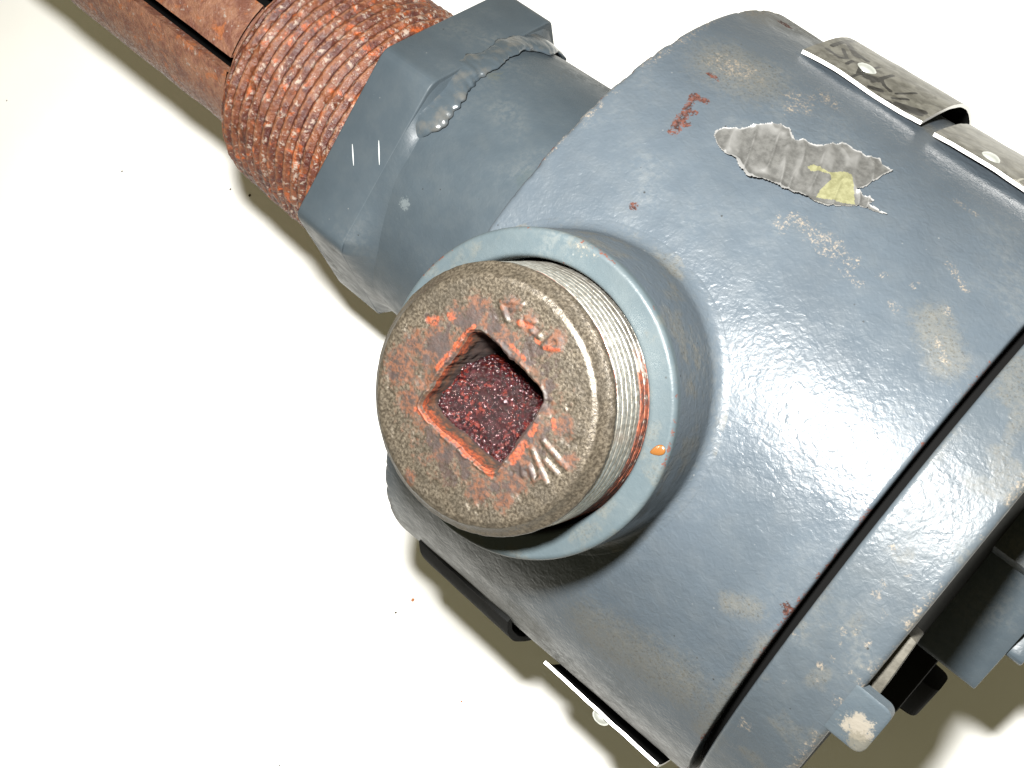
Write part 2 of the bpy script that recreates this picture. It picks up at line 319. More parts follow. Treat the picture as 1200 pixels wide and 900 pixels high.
M['crust'] = s.done(c, .14, 0, s.bump(s.math('ADD', s.noise(.5, 3, .7), s.voro(.7)), .5), .35)

s = NT('brushed_silver_foil')
R_ = s.attr('wear')
n1 = s.noise(1.2, 4, .6)
c = s.mix(s.ramp(n1, .3, .7), (.10, .10, .097), (.155, .155, .150))
c = s.mix(s.math('MULTIPLY', R_[2], .85), c, (.24, .24, .236))  # crease highlights painted in as lighter streaks
ym = s.ramp(s.math('ADD', R_[0], s.math('MULTIPLY', s.math('SUBTRACT', s.noise(1.6, 4, .6), .5), .9)), .42, .55)
c = s.mix(ym, c, s.mix(s.ramp(n1, .35, .65), (.075, .073, .032), (.11, .108, .055)))
c = s.mix(s.ramp(R_[1], .3, .7, 0, .8), c, (.40, .40, .40))
M['foil'] = s.done(c, s.mixf(ym, .33, .8), s.mixf(ym, .6, 0.0), s.bump(n1, .03), .5)

s = NT('nameplate_metal')
n1 = s.noise(3, 5, .6, .5); n2 = s.noise(.8, 4, .6)
ink = s.attr('wear')
c = s.mix(s.ramp(n1, .35, .65), (.050, .047, .036), (.13, .125, .105))
c = s.mix(s.math('MULTIPLY', s.ramp(s.math('ADD', s.math('MULTIPLY', n1, .5), s.math('MULTIPLY', n2, .5)), .54, .64), .5), c, (.17, .165, .14))
c = s.mix(s.ramp(s.math('ADD', ink[0], s.math('MULTIPLY', s.math('SUBTRACT', n2, .5), .9)), .36, .46), c, (.006, .005, .004))
c = s.mix(s.ramp(ink[1], .4, .6), c, (.30, .29, .25))
M['plate'] = s.done(c, .34, .45, s.bump(n1, .10), .5)
s = NT('plate_edge_metal'); M['plate_edge'] = s.done((.74, .73, .72), .38, .35)
s = NT('rivet_metal'); M['rivet'] = s.done(s.mix(s.noise(1.5), (.45, .48, .45), (.70, .72, .70)), .30, .7, s.bump(s.noise(.8, 3), .05))
s = NT('weld_bead_paint')
n1 = s.noise(1.4, 4)
M['weld'] = s.done(s.mix(s.ramp(s.noise(4, 4), .45, .7), (.040, .052, .062), (.070, .072, .070)), .22, .10, s.bump(n1, .10), .6)
s = NT('crumb_dark'); M['crumb'] = s.done((.05, .04, .02), .9)
s = NT('crumb_rust'); M['crumb_rust'] = s.done((.35, .14, .06), .9)

# ------------------------------------------------------------------ the table
me = bpy.data.meshes.new('tabletop')
me.from_pydata([(-2, -2, 0), (2, -2, 0), (2, 2, 0), (-2, 2, 0), (-2, -2, -.03), (2, -2, -.03), (2, 2, -.03), (-2, 2, -.03)], [],
               [(0, 1, 2, 3), (7, 6, 5, 4), (0, 4, 5, 1), (1, 5, 6, 2), (2, 6, 7, 3), (3, 7, 4, 0)])
tag(link('tabletop', me, M['table']), kind='structure')

# ------------------------------------------------------------------ the fitting (one thing, everything below is a part of it)
root = bpy.data.objects.new('pipe_fitting', None); C.objects.link(root); root.matrix_world = ROOT_M
tag(root, label='slate grey painted pipe housing with rusty plug and rusted threaded end on white table', category='pipe fitting')

R0, KT = 80.02, -0.0235
XB, XG = -31.6, 59.8
def RB(x): return R0 + KT * x
def cyl(x, al_deg, r): return (x, r * math.cos(rad(al_deg)), r * math.sin(rad(al_deg)))

def wear_masks(X, Adeg):
    S = np.radians(Adeg) * R0
    out = np.zeros(X.shape + (3,))
    for ch, L in ((0, RUST), (1, TAN), (2, DIRT)):
        for x1, a1, x2, a2, r in L:
            d = segdist(X, S, (x1, rad(a1) * R0), (x2, rad(a2) * R0))
            k = {0: .98, 1: .74, 2: .8}[ch]
            out[..., ch] = np.maximum(out[..., ch], k * (1 - sstep(r * .2, r * 1.9, d)))
    return out
# outer shell of the housing
al = np.radians(np.concatenate([np.arange(-14, 156, .45), np.arange(156, 346, 3)]))
e = 1.3
xs = [XB] * 1
pr = [(XB, 30), (XB, 60), (XB, RB(XB) - e - .6)] + [(XB + e*(1 - math.cos(t)), RB(XB) - e + e*math.sin(t)) for t in np.linspace(0, PI/2, 6)]
pr += [(x, RB(x)) for x in np.arange(XB + e + .6, XG - .5, .6)]
pr += [(XG - .35, RB(XG)), (XG, RB(XG) - .35), (XG, RB(XG) - 5)]
pr = np.array(pr)
X, A = np.meshgrid(pr[:, 0], al, indexing='ij'); Rr = np.repeat(pr[:, 1:2], len(al), 1)
wob = (fbm(X, A * R0, 0, 14, 3) - .5) * .35 + (fbm(X, A * R0, 5, 3.2, 2) - .5) * .07
Rr = Rr + wob * sstep(XB - .1, XB + 2, X)
rim = np.exp(-((X - XB) / 1.0) ** 2)
Rr -= rim * .55 * sstep(.5, .66, fbm(A * R0, X, 3, 2.6, 3)) * (Rr > 70)
P = np.stack([X, Rr * np.cos(A), Rr * np.sin(A)], -1)
W = wear_masks(X, np.degrees(A))
chip = fbm(A * R0, X * 2, 9, 3.4, 3)
ring = np.exp(-((X - XB) / .9) ** 2) * (Rr > 76)
W[..., 0] = np.maximum(W[..., 0], ring * sstep(.46, .58, chip) * .75)
W[..., 1] = np.maximum(W[..., 1], np.exp(-((X - XB - 1.2) / 1.5) ** 2) * .62 * sstep(.42, .62, fbm(A*R0, X, 1, 6, 3)))
gp = np.exp(-((X - XG) / .8) ** 2)
W[..., 0] = np.maximum(W[..., 0], gp * .62 * sstep(.40, .60, fbm(A*R0, X, 2, 5, 3)))
W[..., 2] = np.maximum(W[..., 2], .75 * sstep(124, 150, np.degrees(A)) * (np.degrees(A) < 200))
W[..., 2] = np.maximum(W[..., 2], .55 * (1 - sstep(4, 24, np.degrees(A))))
housing = grid('housing_shell', P, M['paint'], root, wv=True, attrs={'wear': W}, sharp=50)
# dark joint between housing and cover
lathe_x('cover_gasket', np.array([(XG - 1, 40), (XG - .02, 73.6), (XG + 2.6, 73.5), (XG + 2.7, 40)]), M['black'], root, n=128)

# ------------------------------------------------------------------ cover
XC0, XC1 = XG + 2.1, 77.3
pr = [(XC0, 76), (XC0, RB(XC0) - .7), (XC0 + .25, RB(XC0) - .2), (XC0 + .7, RB(XC0))]
pr += [(x, RB(x)) for x in np.arange(XC0 + 1.2, XC1 - 1.2, .6)]
pr += [(XC1 - 1.0, RB(XC1) - .05), (XC1 - .45, RB(XC1) - .3), (XC1 - .1, RB(XC1) - .8), (XC1, RB(XC1) - 1.6), (XC1 + .1, 70)]
pr = np.array(pr)
X, A = np.meshgrid(pr[:, 0], al, indexing='ij'); Rr = np.repeat(pr[:, 1:2], len(al), 1)
Rr = Rr + ((fbm(X, A*R0, 2, 9, 3) - .5) * .35 + (fbm(X, A*R0, 5, 2.2, 2) - .5) * .10) * (Rr > 74)
P = np.stack([X, Rr * np.cos(A), Rr * np.sin(A)], -1)
W = np.zeros(X.shape + (3,)); S = A * R0
for x, a, r in CAPS:
    W[..., 1] = np.maximum(W[..., 1], .85 * (1 - sstep(r * .3, r * 1.4, np.hypot(X - x, S - rad(a) * R0))))
W[..., 1] = np.maximum(W[..., 1], np.exp(-((X - XC1 + .6) / 1.6) ** 2) * .72 * sstep(.38, .6, fbm(S, X, 4, 5, 3)))
W[..., 2] = np.maximum(W[..., 2], .5 * np.exp(-((X - XC0) / 3) ** 2) * sstep(.4, .6, fbm(S, X, 6, 9, 2)))
W[..., 2] = np.maximum(W[..., 2], .62 * sstep(.5, .7, fbm(S, X, 8, 7, 3)))
M['paint_cover'] = paint_material('slate_grey_paint_cover', base=(.039, .048, .056), peel=.65, rough=(.32, .44), dusty=.4)
cover = grid('cover', P, M['paint_cover'], root, wv=True, attrs={'wear': W}, sharp=45)
lathe_x('cover_face', np.array([(XC1 + .05, 74), (XC1 + .3, 66), (78.0, 50), (78.8, 34), (79.6, 27), (80.0, 20), (80.0, 5)]), M['dark'], root, n=180, sharp=40)  # near-black colour stands for the rim's shadow on this face
fr_cyl = lambda a0, r0: (lambda u, v, h: cyl(u, a0 + math.degrees(v / r0), r0 + h))
def tab(a0, x0, x1, w_, r, th, name='wrench_lug', mat=None, par=None, taper=0):
    poly = roundpoly([(x0, -w_/2), (x1, -w_/2 + taper), (x1, w_/2 - taper), (x0, w_/2)], [.01, 2.4, 2.4, .01])
    return prism(name, poly, -th, 0, fr_cyl(a0, r), mat or M['paint_cover'], par or cover, bev=.5)
M['paint_lug'] = paint_material('slate_grey_paint_lug', masks=False, base=(.040, .051, .060), peel=.55, rough=(.38, .5), dusty=.4,
    spots=[((80.6, 78*math.cos(rad(101.8)), 78*math.sin(rad(101.8))), 3.2, (.17, .15, .12), .75), ((82.6, 78*math.cos(rad(103.8)), 78*math.sin(rad(103.8))), 3.0, (.085, .078, .06), .7)])
def rim_lug(a0, x0, x1, w_, rc, th, mat, par):
    xx = np.concatenate([np.arange(x0, x1 - rc, .5), x1 - rc + rc*np.sin(np.linspace(0, PI/2, 12)), [x1, x1]])
    secs = []
    for i_, x_ in enumerate(xx):
        t_ = max(0, (x_ - (x1 - rc)) / rc); hw_ = w_/2 - rc*(1 - math.sqrt(max(0, 1 - t_*t_)))
        if i_ == len(xx) - 1: hw_ *= .3
        sd_ = .35*t_**4
        a_ = a0 + np.degrees(np.linspace(-hw_, hw_, 40) / R0)
        S_ = np.radians(a_)*R0
        wob_ = (fbm(x_ + 0*S_, S_, 2, 9, 3) - .5)*.35 + (fbm(x_ + 0*S_, S_, 5, 2.2, 2) - .5)*.10
        e_ = np.minimum(np.linspace(0, 1, 40), np.linspace(1, 0, 40)) * 2 * hw_
        ro_ = RB(x_) + wob_ + .03 - sd_ - .12*np.maximum(0, 1 - e_/.4)**2
        ri_ = np.full(40, R0 - th) if i_ < len(xx) - 1 else ro_ - th*.6
        if i_ == len(xx) - 1: ro_ = ro_ - th*.3
        aa_ = np.radians(np.concatenate([a_, a_[::-1]])); rr_ = np.concatenate([ro_, ri_[::-1]])
        secs.append(np.stack([x_ + 0*aa_, rr_*np.cos(aa_), rr_*np.sin(aa_)], -1))
    return grid("wrench_lug", np.array(secs), mat, par, wv=True, flip=True, sharp=35)
rim_lug(101.2, XC1 - 1.3, 83.9, 12.0, 2.0, 4.5, M['paint_lug'], cover)
tab(50, 79, 92.5, 12.4, 27.5, 9)
# web behind the lug, catching the flash past the rim
poly = [(XC1 - 1, -6.5), (79.3, -6.0), (80.0, 6.8), (XC1 - 1, 8.5)]
s = NT('web_bounce_tint'); M['web_tint'] = s.done(s.mix(s.ramp(s.noise(2, 5), .3, .7), (.045, .042, .034), (.075, .070, .058)), .7, 0, s.bump(s.noise(.8, 3), .1), .3)  # beige-grey tone puts light bounced off the table into the colour
prism('cover_web', poly, -8, 0, fr_cyl(93.0, 73.6), M['web_tint'], cover, bev=.4)
poly = roundpoly([(84.5, -5), (91.6, -4.2), (91.6, 4.2), (84.5, 5)], [.01, 2.2, 2.2, .01])
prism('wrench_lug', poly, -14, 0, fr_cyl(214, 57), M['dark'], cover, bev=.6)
sect = [(14*math.cos(rad(a_)), 14*math.sin(rad(a_))) for a_ in (235, 166)] + [(39*math.cos(rad(a_)), 39*math.sin(rad(a_))) for a_ in np.arange(172, 236, 5)]
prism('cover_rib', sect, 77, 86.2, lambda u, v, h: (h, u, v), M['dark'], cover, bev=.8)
sect = [(30*math.cos(rad(a_)), 30*math.sin(rad(a_))) for a_ in (226, 186)] + [(52*math.cos(rad(a_)), 52*math.sin(rad(a_))) for a_ in np.arange(188, 226, 5)]
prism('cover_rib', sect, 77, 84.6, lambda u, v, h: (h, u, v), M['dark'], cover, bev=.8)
# square wrench hub with a stepped end
def sq(rc, a0, n=4, rr=2.0):
    return roundpoly([(rc*math.cos(rad(a0 + 360/n*i)), rc*math.sin(rad(a0 + 360/n*i))) for i in range(n)], rr)
fr_x = lambda u, v, h: (h, u, v)
hub = prism('wrench_hub', sq(23.2, 150), 79.5, 95.2, fr_x, M['paint_plain'], root, bev=.5)
prism('hub_step', sq(16.5, 118), 95.0, 99, fr_x, M['paint_plain'], hub, bev=.8)

# ------------------------------------------------------------------ plug boss
zb, zp = 96.18, 108.48
prB = [(25.0, 78), (25.25, zb - 1.2), (25.6, zb - .25), (26.0, zb)] + [(r, zb) for r in np.arange(26.6, 29.7, .5)] + \
      [(29.7 + 1.0*math.sin(t), zb - 1.0 + 1.0*math.cos(t)) for t in np.linspace(0, PI/2, 6)]
nth = 360; th = np.linspace(0, 2*PI, nth, endpoint=False)
rows = [np.stack([r*np.cos(th), r*np.sin(th), np.full(nth, z)], -1) for r, z in prB]
def surf_z(x, y): return np.sqrt(np.maximum(RB(x)**2 - y**2, 1))
rw, rf = 30.9, 2.6
zj = surf_z(rw*np.cos(th), rw*np.sin(th)); ze = surf_z((rw+rf)*np.cos(th), (rw+rf)*np.sin(th))
for t in np.linspace(0.06, 1, 16):
    r = 30.7 + (rw - 30.7)*t; z = (zb - 1)*(1-t) + (zj + rf)*t
    rows.append(np.stack([r*np.cos(th), r*np.sin(th), z], -1))
for t in np.linspace(.15, 1, 9):
    r = (1-t)**2*rw + 2*t*(1-t)*rw + t*t*(rw+rf)
    z = (1-t)**2*(zj+rf) + 2*t*(1-t)*zj + t*t*(ze + .03)
    rows.append(np.stack([r*np.cos(th), r*np.sin(th), z], -1))
rows.append(np.stack([(rw+rf+.6)*np.cos(th), (rw+rf+.6)*np.sin(th), surf_z((rw+rf+.6)*np.cos(th), (rw+rf+.6)*np.sin(th)) - .25], -1))
P = np.array(rows)
over = np.minimum(P[..., 0] - (XB + .05), 0); P[..., 0] -= over; P[..., 2] += over * 1.2
jit = (fbm(P[..., 0], P[..., 1], P[..., 2], 6, 3) - .5) * .3
P[..., 2] += jit * sstep(27, 30, np.hypot(P[..., 0], P[..., 1])) * .5
W = np.zeros(P.shape[:2] + (3,)); px_, py_, pz_ = P[..., 0], P[..., 1], P[..., 2]; rho = np.hypot(px_, py_)
edge = np.exp(-((rho - 30.4) / .5)**2) * (pz_ > zb - 1.6)
W[..., 0] = edge * .55 * sstep(.42, .56, fbm(px_, py_, pz_, 4, 3)) * (py_ > 6)
W[..., 0] = np.maximum(W[..., 0], np.exp(-((rho - 25.4) / .5)**2) * .45 * sstep(.4, .6, fbm(px_, py_, 3, 5, 3)))
W[..., 1] = .5 * (1 - sstep(.3, 1.8, segdist(px_, py_, (-5.5, 29.2), (-1.8, 29.0)))) * (pz_ > zb - 2)
W[..., 2] = .55 * sstep(.5, .7, fbm(px_, py_, pz_, 5, 3)) + .22 * (pz_ < zb - 2)
nb = len(prB) + 1
boss = grid('plug_boss', P[:nb], M['paint_boss'], root, wv=True, flip=True, attrs={'wear': W[:nb]}, sharp=60)
grid('boss_wall', P[nb-1:], M['paint'], boss, wv=True, flip=True, attrs={'wear': W[nb-1:]})
# orange drip of rust on the boss face
bm = bmesh.new(); bmesh.ops.create_uvsphere(bm, u_segments=16, v_segments=8, radius=1)
me = bpy.data.meshes.new('rust_drip'); bm.to_mesh(me); bm.free()
for v in me.vertices:
    v.co.x *= 1 + .4 * v.co.y
for p_ in me.polygons: p_.use_smooth = True
s = NT('rust_drip'); M['drip'] = s.done(s.mix(s.noise(1), (.07, .025, .006), (.13, .055, .014)), .2, 0, None, .6)
o = link('rust_drip', me, M['drip'], boss)
o.location = Vector((27.4, 8.2, zb)) * MM; o.scale = Vector((.9, 1.5, .35)) * MM; o.rotation_euler = (0, 0, rad(-40))

# ------------------------------------------------------------------ square-socket plug
z1 = zp + 1.45
SQ = [np.array(p_) for p_ in SOCK]
def square_r(P4, th):
    """ray from centre to a rounded quad"""
    poly = np.array(roundpoly([tuple(p_) for p_ in P4], 2.6, 6)); cx = poly.mean(0)
    q = poly - cx; ang = np.arctan2(q[:, 1], q[:, 0]); o_ = np.argsort(ang); q = q[o_]; ang = ang[o_]
    q = np.vstack([q[-1:], q, q[:1]]); ang = np.concatenate([[ang[-1] - 2*PI], ang, [ang[0] + 2*PI]])
    t = (th + PI) % (2*PI) - PI; i = np.clip(np.searchsorted(ang, t), 1, len(ang)-1); a = q[i-1]; b = q[i]
    d = np.stack([np.cos(t), np.sin(t)], -1); e_ = b - a
    den = d[:, 0]*e_[:, 1] - d[:, 1]*e_[:, 0]; k = (a[:, 0]*e_[:, 1] - a[:, 1]*e_[:, 0]) / den
    return cx, k
nth = 540; th = np.linspace(0, 2*PI, nth, endpoint=False)
cx, k = square_r(SQ, th)
k = k + (fbm(np.cos(th)*12, np.sin(th)*12, 0, 2.2, 3) - .5) * .9
inner = cx + np.stack([np.cos(th), np.sin(th)], -1) * k[:, None]
ang_o = np.arctan2(inner[:, 1], inner[:, 0])
ts = np.linspace(0, 1, 76)
outer = np.stack([22*np.cos(ang_o), 22*np.sin(ang_o)], -1)
XY = inner[None] * (1 - ts)[:, None, None] + outer[None] * ts[:, None, None]
x, y = XY[..., 0], XY[..., 1]; rr = np.hypot(x, y)
Z = np.full(x.shape, z1)
Z -= .5 * (1 - sstep(0, .045, ts))[:, None]                       # broken socket lip
Z += .25 * np.exp(-((ts - .055) / .03)**2)[:, None] * (fbm(x, y, 2, 2, 2) > .45)
emb = np.zeros(x.shape)
for st in STROKES:
    for a, b in zip(st[:-1], st[1:]):
        emb = np.maximum(emb, 1 - sstep(.10, .80, segdist(x, y, a, b)))
Z += .32 * emb
W_emb = emb
Z += (fbm(x, y, 0, 3.5, 4) - .5) * .28 + (fbm(x, y, 4, 1.1, 3) - .5) * .09
pit = sstep(.62, .75, fbm(x, y, 8, 2.4, 3)); Z -= .15 * pit * (rr < 20)
Z -= sstep(21.2, 22.1, rr) * .30
W = np.zeros(x.shape + (3,)); W[..., 0] = .62*emb
for px, py, r in PRUST: W[..., 0] = np.maximum(W[..., 0], .95 * (1 - sstep(r*.1, r*2.4, np.hypot(x - px, y - py))))
W[..., 0] = np.maximum(W[..., 0], .74 * (1 - sstep(.02, .95, ts))[:, None] * (.6 + .7*fbm(x, y, 15, 6, 3)))
W[..., 0] = np.maximum(W[..., 0], .50 * sstep(.44, .60, fbm(x, y, 21, 7, 4)) * (1 - sstep(15, 20.5, rr)))
W[..., 2] = np.maximum(W[..., 2], .74 * sstep(.50, .60, fbm(x, y, 33, 3.2, 4)) * (1 - sstep(14, 20, rr)))
for px, py, r in PDARK: W[..., 2] = np.maximum(W[..., 2], .85 * (1 - sstep(r*.3, r*1.5, np.hypot(x - px, y - py))))
for q0, q1, q2, q3, r in PORG: W[..., 1] = np.maximum(W[..., 1], .80 * (1 - sstep(r*.2, r*1.7, segdist(x, y, (q0, q1), (q2, q3)))))
plug = tag(bpy.data.objects.new('screw_plug', None)); C.objects.link(plug); plug.parent = root
top = np.stack([x, y, Z], -1)
# rounded shoulder and short plain side
sh = []; shW = []
for r, z in [(22.2, z1 - .40), (22.38, z1 - .66), (22.65, z1 - 1.05), (23.0, z1 - 1.5), (23.4, z1 - 1.95), (23.85, z1 - 2.35), (24.15, z1 - 2.6)]:
    sh.append(np.stack([r*np.cos(ang_o), r*np.sin(ang_o), z + 0*ang_o], -1))
for z in np.linspace(-.3, -.8, 3) + (z1 - 2.6): sh.append(np.stack([24.25*np.cos(ang_o), 24.25*np.sin(ang_o), z + 0*ang_o], -1))
sh = np.array(sh); sh[..., 2] += 0
nz = (fbm(sh[..., 0], sh[..., 1], sh[..., 2], 1.6, 3) - .5) * .22
sh[..., 0] += nz*np.cos(ang_o); sh[..., 1] += nz*np.sin(ang_o)
Wf = np.concatenate([W, np.zeros(sh.shape)], 0)
grid('plug_face', np.concatenate([top, sh], 0), M['plug'], plug, wv=True, flip=True, attrs={'wear': Wf})
# socket walls
zs = np.linspace(0, 1, 30); depth = 19
Pw = np.zeros((30, nth, 3))
for i, t in enumerate(zs):
    kk = 1 - .05*t
    Pw[i, :, :2] = cx + (inner - cx) * kk; Pw[i, :, 2] = top[0, :, 2] - t*depth
jt = (fbm(Pw[..., 0], Pw[..., 1], Pw[..., 2], 1.5, 3) - .5) * .8 * sstep(0, .1, zs)[:, None]
Pw[..., 0] += jt*np.cos(th); Pw[..., 1] += jt*np.sin(th)
Ww = np.zeros(Pw.shape); Ww[..., 0] = .8
Ww[..., 1] = (.85 * (1 - sstep(.03, .2, zs)))[:, None] * ((Pw[0, :, 0] < -7.5) | (Pw[0, :, 1] < -7.5))[None]
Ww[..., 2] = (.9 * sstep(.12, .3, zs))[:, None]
grid('socket_wall', Pw, M['plug'], plug, wv=True, flip=False, attrs={'wear': Ww})
g = np.linspace(-1, 1, 170); GX, GY = np.meshgrid(g*10.2 + cx[0], g*10.2 + cx[1], indexing='ij')
GZ = z1 - 8.2 - .6*g[:, None] - 1.6*g[None] - 10*sstep(.18, .62, g[None] + .10*np.sin(g*5)[:, None]) + (fbm(GX, GY, 0, 2.6, 4) - .5)*2.6 + (fbm(GX, GY, 6, .7, 2) - .5)*1.1 + 1.3*sstep(.5, 1, np.maximum(-g[:, None], -g[None] + 0*g[:, None]))
grid('rust_crust', np.stack([GX, GY, GZ], -1), M['crust'], plug)
# pipe thread, worn flat on the crests
zt = np.arange(z1 - 3.0, 86, -.09); pitch = 1.75
ZT, TH = np.meshgrid(zt, np.linspace(0, 2*PI, 300, endpoint=False), indexing='ij')
ph = ((ZT / pitch + TH / (2*PI)) % 1.0)
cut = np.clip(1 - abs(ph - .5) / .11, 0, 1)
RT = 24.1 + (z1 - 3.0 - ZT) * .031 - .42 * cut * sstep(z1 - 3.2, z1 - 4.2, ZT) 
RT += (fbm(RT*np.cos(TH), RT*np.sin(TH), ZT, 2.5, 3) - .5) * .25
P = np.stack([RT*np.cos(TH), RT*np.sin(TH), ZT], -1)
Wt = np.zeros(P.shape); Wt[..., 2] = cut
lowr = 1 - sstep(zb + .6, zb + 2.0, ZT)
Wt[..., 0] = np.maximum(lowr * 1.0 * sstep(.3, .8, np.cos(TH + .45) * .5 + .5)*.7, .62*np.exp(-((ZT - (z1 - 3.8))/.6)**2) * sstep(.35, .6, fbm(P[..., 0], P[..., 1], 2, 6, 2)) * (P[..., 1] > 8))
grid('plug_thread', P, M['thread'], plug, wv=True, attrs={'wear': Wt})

# ------------------------------------------------------------------ neck, hex and weld
OY, OZ = .887, 3.043
HY, HZ = 2.17, -.55
M['paint_neck'] = paint_material('slate_grey_paint_neck', masks=False, base=(.037, .048, .057), peel=.35, rough=(.36, .5), dusty=.25,
    spots=[((-74.6, -1.7, 41.9), 1.9, (.085, .10, .105), .8), ((-78.5, 33, 25), 3.0, (.055, .06, .05), .5), ((-50, 20, 37), 3.5, (.03, .042, .045), .5)])
neck = lathe_x('neck_pipe', np.array([(-91, 41.0), (-78, 41.6), (-60, 42.0), (XB + .5, 42.6)]), M['paint_neck'], root, HY, HZ*.6, n=200)
PH, RH = 3.132, 48.64
ap0 = RH*math.cos(PI/6)
hexv = [(RH*math.cos(PH - k_*PI/3), RH*math.sin(PH - k_*PI/3)) for k_ in range(6)]
hexp = roundpoly(hexv, 2.4, 5)
fr_hex = lambda u, v, h: (h + .106*(u*math.cos(1.3) + v*math.sin(1.3)), u + HY, v + HZ)
M['paint_hex'] = paint_material('slate_grey_paint_hex', spots=[((-94, 44.5, 3), 2.2, (.19, .05, .02), .8), ((-88, -20.5, 38), 3.0, (.018, .022, .030), .7), ((-90, -24, 36), 2.0, (.10, .10, .09), .6)], base=(.037, .048, .057), peel=.18, rough=(.36, .5), dusty=.3)
hexo = prism('hex_fitting', hexp, -105.6, -88.4, fr_hex, M['paint_hex'], root, bev=.7, seg=3)
# ground-back shoulder where the hex runs into the neck
uu = np.linspace(0, 1, 14); ah = np.linspace(0, 2*PI, 360, endpoint=False)
hr = ap0 / np.cos(((ah - (PH - PI/6)) + PI/6) % (PI/3) - PI/6)
hr = np.minimum(hr, RH - 1.1)
UU, AH = np.meshgrid(uu, ah, indexing='ij')
k_ = UU*UU*(3 - 2*UU)
XS = -89.6 + .106*hr[None]*np.cos(AH - 1.3) + UU * (3.0 + 6.0*sstep(60, 95, np.degrees(AH))*(np.degrees(AH) < 200))
RS = (hr[None] - .05)*(1 - k_) + 41.55*k_
grid('weld_shoulder', np.stack([XS, RS*np.cos(AH) + HY, RS*np.sin(AH) + HZ], -1), M['paint_neck'], hexo, wv=True)
# bead of weld between hex and neck
aw = np.linspace(0, 2*PI, 900, endpoint=False); tw = np.linspace(0, 2*PI, 20, endpoint=False)
TW, AW = np.meshgrid(tw, aw, indexing='ij'); ad = np.degrees(AW)
strong = sstep(-12, 0, (ad + 180) % 360 - 180) * (1 - sstep(68, 80, ad)) * (ad < 180) + (ad > 340)
rip = np.abs(np.sin(AW * 57 + .8*np.sin(AW*9) + .5*np.sin(TW))) ** 1.5
hot = sstep(34, 52, ad)*(ad < 180)
rb = .9 + (.75 + 1.15*hot)*strong + strong*(rip*(.05 + .15*hot) - .1) + (fbm(ad, TW*3, 0, 5, 3) - .5)*1.5*strong
lump = 1.6*np.exp(-((ad - 6)/7.0)**2) - .9*sstep(66, 80, ad)*(ad < 180)
rb = rb + lump
rc = 40.3 + 1.5*strong
xw = -87.2 + .106*42*np.cos(AW - 1.3) + .7*np.sin(AW*5) + .5*np.sin(AW*13)*strong
Pw = np.stack([xw + rb*np.cos(TW)*2.0, (rc + rb*np.sin(TW)*.48 + .8*strong)*np.cos(AW) + HY, (rc + rb*np.sin(TW)*.48 + .8*strong)*np.sin(AW) + HZ], -1)
grid('weld_bead', Pw, M['weld'], root, wu=True, wv=True, flip=True)
# scratches on the hex face
s = NT('bare_scratch'); M['scratch'] = s.done((.40, .42, .42), .5, .2)
ap = RH*math.cos(PI/6); fa = PH - PI/2
def hexface(x, al_deg, lift=0.03):
    """a point of the facet between corners 1 and 2, found from its bearing about the axis"""
    n_ = PH - PI/2 ; a_ = rad(al_deg); d_ = (ap + lift) / math.cos(a_ - n_)
    return (x, d_*math.cos(a_) + HY, d_*math.sin(a_) + HZ)
def strip(name, pts, wd, mat, par):
    V = []; pts = [Vector(p_) for p_ in pts]; nrm = Vector((0, math.cos(fa), math.sin(fa)))
    dr = (pts[-1] - pts[0]).normalized(); sd = dr.cross(nrm).normalized()
    n_ = len(pts)
    for i, p_ in enumerate(pts):
        w_ = wd * (math.sin(PI * (i + .6) / n_) ** .6) * .5
        V += [p_ - sd*w_, p_ + sd*w_]
    return mesh_from(name, V, [(2*i, 2*i+1, 2*i+3, 2*i+2) for i in range(n_-1)], mat, par)
for (x0, a0), (x1, a1) in (((-96.0, 89.4), (-92.7, 95.2)), ((-89.5, 82.8), (-86.0, 89.5))):
    strip('scratch', [hexface(x0 + (x1-x0)*t, a0 + (a1-a0)*t) for t in np.linspace(0, 1, 9)], .38, M['scratch'], hexo)

# ------------------------------------------------------------------ rusted thread of the nipple and the slotted pipe
xn = np.arange(-101.0, -145.4, -.22); pitch = 3.25
na = 720; an = np.linspace(0, 2*PI, na, endpoint=False)
XN, AN = np.meshgrid(xn, an, indexing='ij')
ph = (XN / pitch + AN / (2*PI)) % 1.0
tri = 1 - 2*abs(ph - .5)                                  # 0 in the root, 1 on the crest
base_r = 37.3 - .0345*(-101.5 - XN)
S = AN * 37
nz = fbm(XN, S, 0, 5, 4); nz2 = fbm(XN, S, 7, 1.3, 3)
keep = sstep(.20, .42, nz)                                # rust has eaten parts of the crests
RN = base_r - 1.15*(1 - np.clip(tri*1.25, 0, 1))*keep + (nz - .5)*1.1 + (nz2 - .5)*.55
RN -= sstep(-144.0, -145.4, XN) * 1.4
crest = np.clip(tri, 0, 1)
P = np.stack([XN, RN*np.cos(AN) + OY, RN*np.sin(AN) + OZ], -1)
Wc = np.zeros(P.shape); Wc[..., 0] = crest
nip = grid('threaded_nipple', P, M['rust_thread'], root, wv=True, flip=True, attrs={'crest': Wc})
lathe_x('nipple_end', np.array([(-145.3, 34.6), (-145.5, 33), (-145.4, 12)]), M['rust_pipe'], nip, OY, OZ, n=120,
        jit=lambda X_, A_, R_: (fbm(X_, A_*30, 0, 3, 3) - .5)*.6)
